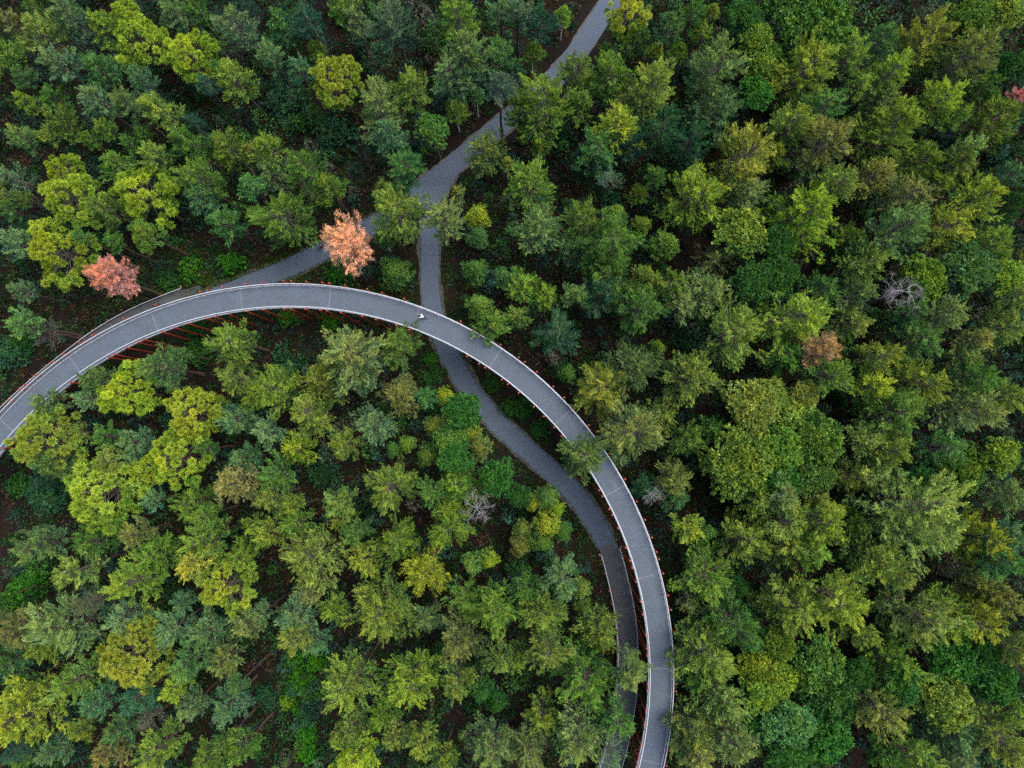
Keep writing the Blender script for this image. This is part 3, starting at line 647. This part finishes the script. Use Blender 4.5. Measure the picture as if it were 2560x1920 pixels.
# labels: look first, then where it stands from the nearest landmark
def size_word(d):
    return 'small ' if d['rp'] < 30 else ('large ' if d['rp'] > 56 else '')
buckets = {}
for d in recs:
    L = min(LANDMARKS, key=lambda q: math.hypot(q[1] - d['px'], q[2] - d['py']))
    dx, dy = d['px'] - L[1], L[2] - d['py']
    o = int(round(math.degrees(math.atan2(dy, dx)) / 45)) % 8
    d['dist'] = math.hypot(dx, dy)
    cw = WORD[d['c'][0]] if d['k'] not in 'x' else ''
    d['look'] = (size_word(d) + cw + ' ' + KW[d['k']]).strip().replace('pink red-needled', 'pink needled')
    buckets.setdefault((d['look'], L[0], o), []).append(d)
for (look, L, o), ds in buckets.items():
    ds.sort(key=lambda d: d['dist'])
    for i, d in enumerate(ds):
        d['label'] = f"{look}, {ORD[i]} one {OCT[o]} the {L}" if len(ds) > 1 else f"{look} {OCT[o]} the {L}"
for (ox, oy, zx, zy), lab in OWN.items():
    for d in recs:
        if abs(d['px'] - (ox + zx / 2.592)) < .01 and abs(d['py'] - (oy + zy / 2.592)) < .01: d['label'] = lab

def colour_of(c, r):
    a = np.array(PAL[c[0]]); b = np.array(PAL[c[-1]]); v = a * .62 + b * .38
    if max(v[0], v[2]) < .45 and c[0] not in 'dtvYkOP': v = v * .68 + np.array((.125, .190, .042)) * .30
    return np.clip(v * r.uniform(.88, 1.14) * r.normal(1, .05, 3), .004, 1)

use = {}
for d in recs:
    k, r = d['k'], d['r']
    t = empty(NAMES[k], d['base'])
    tag(t, d['label'], CATS[k], GROUPS[k])
    i = use.get(k, 0); use[k] = i + 1
    fam = PROTO['B' if k == 'p' and d['rm'] > 2.9 else k]
    crown, limbs = fam[i % len(fam)]
    rot = r.uniform(0, 6.283)
    off = d['p'] - d['base']; top = np.array([off[0], off[1], d['h']])
    if d['px'] > 1500 and d['c'][0] in 'Yyoen': d['warm'] = 1.14
    d0 = {'q': 4.2, 'h': 2.6, 'i': 5.2, 'l': 4.4, 'x': 4.2}.get(k, D0)
    sx = d['rm'] / R0 * 1.06; sz = d['dep'] / (R0 * {'q': 1.55, 'i': 2.05, 'h': 1.05, 'l': 1.7, 'x': 1.8}.get(k, 2.55))
    colr = (*np.minimum(colour_of(d['c'], r) * d.get('warm', 1.06), 1), 1)
    for nm, me in (('crown', crown), ('limbs', limbs)):
        if me is None: continue
        o = obj(nm, me, t); o.location = top; o.scale = (sx * r.uniform(.92, 1.08), sx, sz); o.rotation_euler = (r.normal(0, .06), r.normal(0, .06), rot); o.color = colr
        if nm == 'limbs': o.scale = t.children[0].scale if crown else o.scale; o.rotation_euler = t.children[0].rotation_euler if crown else o.rotation_euler
    if k == 'h': continue
    tr = obj('trunk', random.choice(TRUNK['birch' if k == 'i' else 'dead' if k == 'x' else 'pine']), t)
    v = np.array([off[0], off[1], d['h'] - d0 * sz * .55]); Lh = np.linalg.norm(v)
    w = .55 + .22 * d['rm']
    if k == 'i': w *= .6
    tr.scale = (w, w, Lh); tr.rotation_euler = (math.acos(v[2] / Lh), 0, math.atan2(v[1], v[0]) + math.pi / 2)

# ------------------------------------------------------------------ undergrowth, grass, litter (uncountable)
def undergrowth():
    r = np.random.default_rng(42); n = 30000
    XY = np.c_[r.uniform(-92, 92, n), r.uniform(-72, 72, n)]
    keep = np.ones(n, bool)
    for Q in FOOT: keep &= dists(Q, XY) > 2.6
    # patchy cover
    def field(p, s, ph): return np.sin(p[:, 0] / s + ph) * np.cos(p[:, 1] / s * 1.13 + ph * 2) + .5 * np.sin(p[:, 0] / s * 2.3 + p[:, 1] / s * 1.9 + ph * 3)
    f = field(XY, 9.0, 1.3); keep &= f + r.normal(0, .5, n) > -.95
    XY = XY[keep]; f = f[keep]; n = len(XY)
    size = r.uniform(.35, 1.0, n) ** 1.6 * 1.35; size[dists(RING, XY) < 3.5] *= .6
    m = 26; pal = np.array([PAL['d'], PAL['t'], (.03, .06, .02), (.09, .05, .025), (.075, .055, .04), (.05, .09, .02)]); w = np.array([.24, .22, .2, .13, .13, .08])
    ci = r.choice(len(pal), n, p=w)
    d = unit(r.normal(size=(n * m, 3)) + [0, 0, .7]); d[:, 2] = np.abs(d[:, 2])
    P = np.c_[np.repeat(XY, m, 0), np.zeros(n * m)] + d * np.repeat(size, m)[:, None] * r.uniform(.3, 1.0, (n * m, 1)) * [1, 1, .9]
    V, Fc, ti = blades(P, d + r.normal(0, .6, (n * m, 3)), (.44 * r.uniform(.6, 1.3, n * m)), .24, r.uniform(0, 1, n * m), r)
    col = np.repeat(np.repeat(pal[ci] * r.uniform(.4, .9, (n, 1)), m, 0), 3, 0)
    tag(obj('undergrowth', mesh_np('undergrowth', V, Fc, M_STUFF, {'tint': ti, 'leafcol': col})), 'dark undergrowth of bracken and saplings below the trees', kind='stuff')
undergrowth()

def saplings():
    r = np.random.default_rng(43); n = 2700
    XY = np.c_[r.uniform(-88, 88, n), r.uniform(-70, 68, n)]; keep = np.ones(n, bool)
    for Q in FOOT: keep &= dists(Q, XY) > 4.2
    keep &= dists(RING, XY) > 4.6
    # stay out of the openings of the forest floor seen in the photo
    for cx, cy, rr in ((300, 760, 150), (110, 800, 120), (560, 660, 120), (640, 1790, 60), (660, 1660, 60), (700, 850, 90), (1000, 600, 70), (1150, 700, 60)):
        q = at(cx, cy, 0); keep &= np.hypot(XY[:, 0] - q[0], XY[:, 1] - q[1]) > rr / 16
    XY = XY[keep]; n = len(XY); m = 150; hgt = r.uniform(2.0, 8.0, n); rad = .35 * hgt ** .8 * r.uniform(.7, 1.2, n)
    t = r.random((n, m)) ** .7; az = r.uniform(0, 6.283, (n, m)); q = rad[:, None] * (.15 + .85 * t) * np.sqrt(r.uniform(.2, 1, (n, m)))
    P = np.stack([XY[:, :1] + q * np.cos(az), XY[:, 1:] + q * np.sin(az), hgt[:, None] * (1 - .8 * t)], -1).reshape(-1, 3)
    D = np.stack([np.cos(az), np.sin(az), np.full_like(az, .6)], -1).reshape(-1, 3) + r.normal(0, .5, (n * m, 3))
    V, Fc, ti = blades(P, D, .42 * r.uniform(.7, 1.3, n * m), .2, r.uniform(0, 1, n * m), r)
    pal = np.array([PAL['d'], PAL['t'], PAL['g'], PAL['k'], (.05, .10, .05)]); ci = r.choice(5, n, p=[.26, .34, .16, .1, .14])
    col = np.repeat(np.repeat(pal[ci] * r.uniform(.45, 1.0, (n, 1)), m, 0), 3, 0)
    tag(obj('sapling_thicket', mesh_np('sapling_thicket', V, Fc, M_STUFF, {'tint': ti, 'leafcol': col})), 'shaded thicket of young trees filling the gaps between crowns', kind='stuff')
saplings()

def grass():
    r = np.random.default_rng(44); B = []
    for Q, a, b, wl, wr in ((PATH_A, .12, 1.0, 2.6, 2.4), (PATH_B, .62, 1.0, 1.6, 3.2), (RAMP_R, 0, .5, 1.5, 1.6)):
        nn = normals(Q); m = 15000 if Q is not RAMP_R else 3000
        u = (a + (b - a) * r.random(m)) * (len(Q) - 1); i = u.astype(int); fr = (u - i)[:, None]
        sd = np.where(r.random(m) < .5, 1, -1); wd = np.where(sd > 0, wr, wl)
        o = sd * (1.42 + wd * r.random(m) ** 1.6)
        i2 = np.minimum(i + 1, len(Q) - 1); q = Q[i, :2] * (1 - fr) + Q[i2, :2] * fr; B.append(q + nn[i] * o[:, None])
    for cx, cy, rr in ((480, 690, 70), (560, 672, 60), (700, 690, 60), (985, 730, 45), (420, 700, 40)):
        q = at(cx, cy, 0); k = int(rr * 60); an = r.uniform(0, 6.283, k); ra = rr / 16 * np.sqrt(r.random(k)); B.append(np.c_[q[0] + ra * np.cos(an), q[1] + ra * np.sin(an)])
    XY = np.vstack(B); keep = np.ones(len(XY), bool)
    for Q in (PATH_A, PATH_B): keep &= dists(Q, XY) > 1.42
    XY = XY[keep]; n = len(XY); D = r.normal(0, .5, (n, 3)) + [0, 0, 1]
    V, Fc, ti = blades(np.c_[XY, np.zeros(n)], D, r.uniform(.12, .34, n), .09, r.uniform(0, 1, n), r)
    col = np.repeat(np.array([.045, .085, .012]) * r.uniform(.5, 1.4, (n, 1)), 3, 0)
    tag(obj('grass', mesh_np('grass', V, Fc, M_STUFF, {'tint': ti, 'leafcol': col})), 'short green grass along the path edges', kind='stuff')
grass()

def litter():
    r = np.random.default_rng(45); m = MB()
    for _ in range(900):
        x, y = r.uniform(-85, 85), r.uniform(-66, 66)
        if min(dist_to(Q, (x, y)) for Q in FOOT) < 2.4: continue
        a, L = r.uniform(0, 6.283), r.uniform(.4, 2.6); d = np.array([math.cos(a), math.sin(a), 0])
        p = np.array([x, y, .05]); m.tube([p, p + d * L * .5 + [0, 0, r.uniform(0, .12)], p + d * L], [.05, .035, .015], 3)
    tag(m.build('litter', M_TWIG), 'fallen grey branches lying on the forest floor', kind='stuff')
litter()

def outer_forest():
    """the wood goes on beyond the picture"""
    r = np.random.default_rng(46); V, Fc, Ti, Cc, o = [], [], [], [], 0; base = []
    for me, _ in PROTO['p'][:4]:
        n = len(me.vertices); co = np.empty(n * 3, np.float32); me.vertices.foreach_get('co', co); co = co.reshape(-1, 3, 3)
        sel = r.choice(len(co), 2600, replace=False); c = co[sel]; ctr = c.mean(1, keepdims=True); base.append(ctr + (c - ctr) * 1.7)
    for _ in range(900):
        px, py = r.uniform(-330, 2890), r.uniform(-330, 2250)
        if -45 < px < 2605 and -45 < py < 1965: continue
        h = r.uniform(11, 17); p = at(px, py, h)
        if min(dist_to(Q, p) for Q in FOOT) < 4 or dist_to(RING2, p) < 4.5: continue
        if any(np.hypot(p[0] - q[0], p[1] - q[1]) < 3.1 for q in Cc): continue
        Cc.append(p); s = r.uniform(.8, 1.25); a = r.uniform(0, 6.283); b = base[r.integers(4)]; R = np.array([[math.cos(a), -math.sin(a), 0], [math.sin(a), math.cos(a), 0], [0, 0, 1]])
        v = (b.reshape(-1, 3) * s) @ R.T + p; g = np.array([p[0], p[1], 0]); e3 = [np.array([math.cos(q), math.sin(q), 0]) * .2 for q in (0, 2.1, 4.2)]
        tk = np.array([w for i in range(3) for w in (g + e3[i], g + e3[i - 1], p - [0, 0, 1.0])]); v = np.vstack([v, tk]); V.append(v); Fc.append(np.arange(len(v)).reshape(-1, 3) + o); o += len(v)
        c = colour_of(r.choice(list('yygbogde')), r); cc = np.repeat(c[None], len(v), 0); cc[-9:] = (.06, .04, .03); Ti.append(cc)
    V = np.vstack(V)
    tag(obj('forest', mesh_np('forest', V, np.vstack(Fc), M_STUFF, {'tint': np.repeat(r.random(len(V) // 3), 3), 'leafcol': np.vstack(Ti)})), 'forest canopy going on beyond the picture', kind='stuff')
outer_forest()
# ------------------------------------------------------------------ cyclists
M_TYRE = plain('black_rubber', (.012, .012, .013), .8); M_FRAME = plain('dark_bicycle_paint', (.02, .022, .03), .35)
M_SKIN = plain('skin', (.42, .24, .17), .6); M_HAIR = plain('dark_hair', (.018, .012, .010), .6)

def bicycle(loc, head, label):
    b = empty('bicycle', loc); b.rotation_euler = (0, 0, head); tag(b, label, 'bicycle', 'bicycles of the riders')
    for x in (-.53, .53):
        m = MB(); m.tube([(x + .335 * math.cos(a), 0, .35 + .335 * math.sin(a)) for a in np.linspace(0, 2 * math.pi, 28)[:-1]], .024, 6, closed=True); w = m.build('wheel', M_TYRE, b, True)
        m = MB()
        for a in np.linspace(0, math.pi, 9)[:-1]: m.tube([(x - .32 * math.cos(a), 0, .35 - .32 * math.sin(a)), (x + .32 * math.cos(a), 0, .35 + .32 * math.sin(a))], .004, 3)
        so = m.build('spoke', M_BALUSTER, w); so['kind'] = 'stuff'
    m = MB()
    for a, c in (((-.53, 0, .35), (-.08, 0, .30)), ((-.08, 0, .30), (-.22, 0, .86)), ((-.53, 0, .35), (-.2, 0, .76)), ((-.2, 0, .78), (.33, 0, .82)), ((-.08, 0, .30), (.36, 0, .72)), ((.31, 0, .95), (.53, 0, .35))): m.tube([a, c], .02, 6)
    m.build('frame', M_FRAME, b, True)
    m = MB(); m.tube([(.46, -.28, 1.02), (.38, -.15, 1.03), (.31, 0, 1.0), (.38, .15, 1.03), (.46, .28, 1.02)], .016, 6); m.build('handlebar', M_FRAME, b, True)
    m = MB(); m.tube([(-.36, 0, .90), (-.26, 0, .905), (-.10, 0, .90)], [.085, .07, .025], 8); m.build('saddle', M_TYRE, b, True)
    m = MB(); m.tube([(.02, -.14, .36), (-.08, -.06, .30), (-.08, .06, .30), (-.18, .14, .24)], .014, 5); m.build('crank', M_FRAME, b, True)
    return b

def rider(loc, head, label, top, legs, hair=M_HAIR):
    p = empty('person', loc); p.rotation_euler = (0, 0, head); tag(p, label, 'person', 'people on bicycles')
    V = [(-.24, 0, .97), (-.15, 0, 1.16), (.02, 0, 1.36), (.09, 0, 1.48), (.12, 0, 1.56), (.14, 0, 1.66), (.15, 0, 1.74)]
    E_ = [(0, 1), (1, 2), (2, 3), (3, 4), (4, 5), (5, 6)]; Rd = [.14, .125, .145, .055, .075, .092, .06]
    def add(v, frm, rr): V.append(v); E_.append((frm, len(V) - 1)); Rd.append(rr); return len(V) - 1
    add((.25, 0, 1.645), 5, .014)
    for sd in (-1, 1):
        sh = add((.03, sd * .18, 1.40), 2, .062); el = add((.24, sd * .25, 1.20), sh, .042); wr = add((.41, sd * .255, 1.07), el, .030); pa = add((.46, sd * .258, 1.055), wr, .036)
        for q in range(4):
            f1 = add((.505, sd * (.225 + .022 * q), 1.05 + .004 * q), pa, .009); add((.515 - .004 * abs(q - 1.5), sd * (.225 + .022 * q), 1.015), f1, .008)
        t1 = add((.45, sd * .215, 1.045), pa, .010); add((.475, sd * .195, 1.02), t1, .009)
        hp = add((-.20, sd * .10, .93), 0, .095)
        kn, an, to = (((.20, -.12, .82), (.04, -.13, .44), (.17, -.14, .38)) if sd < 0 else ((.10, .12, .62), (-.14, .13, .30), (-.02, .14, .22)))
        k_ = add(kn, hp, .062); a_ = add(an, k_, .040); add(to, a_, .036)
    skin_obj('body', V, E_, Rd, M_SKIN, p)
    Vs = [(-.22, 0, .99), (-.15, 0, 1.16), (.02, 0, 1.36), (.08, 0, 1.46)]; Es = [(0, 1), (1, 2), (2, 3)]; Rs = [.158, .145, .165, .07]
    for sd in (-1, 1):
        n0 = len(Vs); Vs += [(.03, sd * .18, 1.40), (.22, sd * .245, 1.215), (.36, sd * .253, 1.11)]; Es += [(2, n0), (n0, n0 + 1), (n0 + 1, n0 + 2)]; Rs += [.078, .055, .042]
    skin_obj('shirt', Vs, Es, Rs, top, p)
    Vt = [(-.24, 0, .97)]; Et, Rt = [], [.150]
    for sd, kn, an in ((-1, (.20, -.12, .82), (.05, -.13, .47)), (1, (.10, .12, .62), (-.13, .13, .33))):
        n0 = len(Vt); Vt += [(-.20, sd * .10, .93), kn, an]; Et += [(0, n0), (n0, n0 + 1), (n0 + 1, n0 + 2)]; Rt += [.105, .075, .053]
    skin_obj('trousers', Vt, Et, Rt, legs, p)
    m = MB(); n1, n2 = 12, 6
    for j in range(n2 + 1):
        t = j / n2 * 1.75
        for i in range(n1):
            a = 2 * math.pi * i / n1; m.v.append((.125 + .112 * math.sin(t) * math.cos(a), .103 * math.sin(t) * math.sin(a), 1.675 + .122 * math.cos(t)))
    for j in range(n2):
        for i in range(n1): m.f.append((j * n1 + i, j * n1 + (i + 1) % n1, (j + 1) * n1 + (i + 1) % n1, (j + 1) * n1 + i))
    m.build('hair', hair, p, True)
    return p

def skin_obj(name, verts, edges, radii, mat, parent):
    me = bpy.data.meshes.new(name); me.from_pydata(verts, edges, []); me.update(); me.materials.append(mat)
    o = obj(name, me, parent)
    o.modifiers.new('skin', 'SKIN').use_smooth_shade = True
    if not me.skin_vertices:                    # the layer comes with the operator only when the object is active
        with bpy.context.temp_override(object=o, active_object=o, selected_objects=[o]): bpy.ops.mesh.customdata_skin_add()
    for i, rr in enumerate(radii): me.skin_vertices[0].data[i].radius = (rr, rr)
    me.skin_vertices[0].data[0].use_root = True
    su = o.modifiers.new('smooth', 'SUBSURF'); su.levels = su.render_levels = 1
    return o

def cloth(name, c): return plain(name, c, .85, noise=.1)
def place_rider(px, py, Q, dz, rev, lab, blab, top, legs, hair=M_HAIR, zoff=.9, turn=0.0):
    q = at(px, py, Q[idx(Q, at(px, py, 1.0)), 2] + zoff + dz); j = idx(Q, q)
    zz = Q[j, 2] + dz; q = at(px, py, zz + zoff)
    t = Q[min(j + 2, len(Q) - 1)] - Q[max(j - 2, 0)]; hd = math.atan2(t[1], t[0]) + (math.pi if rev else 0) + turn
    loc = (q[0], q[1], zz + .012)
    bicycle(loc, hd, blab); rider(loc, hd, lab, top, legs, hair)
WHITE, BLACK, RED, NAVY = cloth('white_shirt', (.75, .76, .78)), cloth('black_clothing', (.015, .015, .018)), cloth('dark_red_jacket', (.16, .012, .02)), cloth('navy_trousers', (.02, .03, .06))
place_rider(1054, 791, RING, 0, True, 'dark-haired cyclist in a white top riding on the upper bridge deck', 'dark bicycle under the white-topped rider on the upper bridge deck', WHITE, BLACK, zoff=1.2, turn=.12)
place_rider(388, 762, RAMP_L, 0, False, 'cyclist in dark red riding on the left ramp beside the bridge rail', 'dark bicycle of the dark red rider on the left ramp', RED, NAVY, zoff=1.2)
place_rider(897, 563, PATH_B, .036, True, 'cyclist in a pale top on the branch path right of the orange tree', 'bicycle under the pale-topped rider right of the orange tree', cloth('pale_shirt', (.6, .63, .66)), NAVY, zoff=1.2)
place_rider(912, 590, PATH_B, .036, True, 'cyclist in black at the lower edge of the branch path by the orange tree', 'bicycle of the rider in black by the orange tree', BLACK, BLACK, zoff=1.2, turn=.15)
place_rider(802, 613, PATH_B, .036, False, 'dark-clothed cyclist half hidden at the left side of the orange tree', 'bicycle half hidden at the left side of the orange tree', cloth('brown_jacket', (.06, .035, .03)), BLACK, zoff=1.2)

print('trees', len(recs), 'tris', sum(len(m.polygons) for m in bpy.data.meshes))
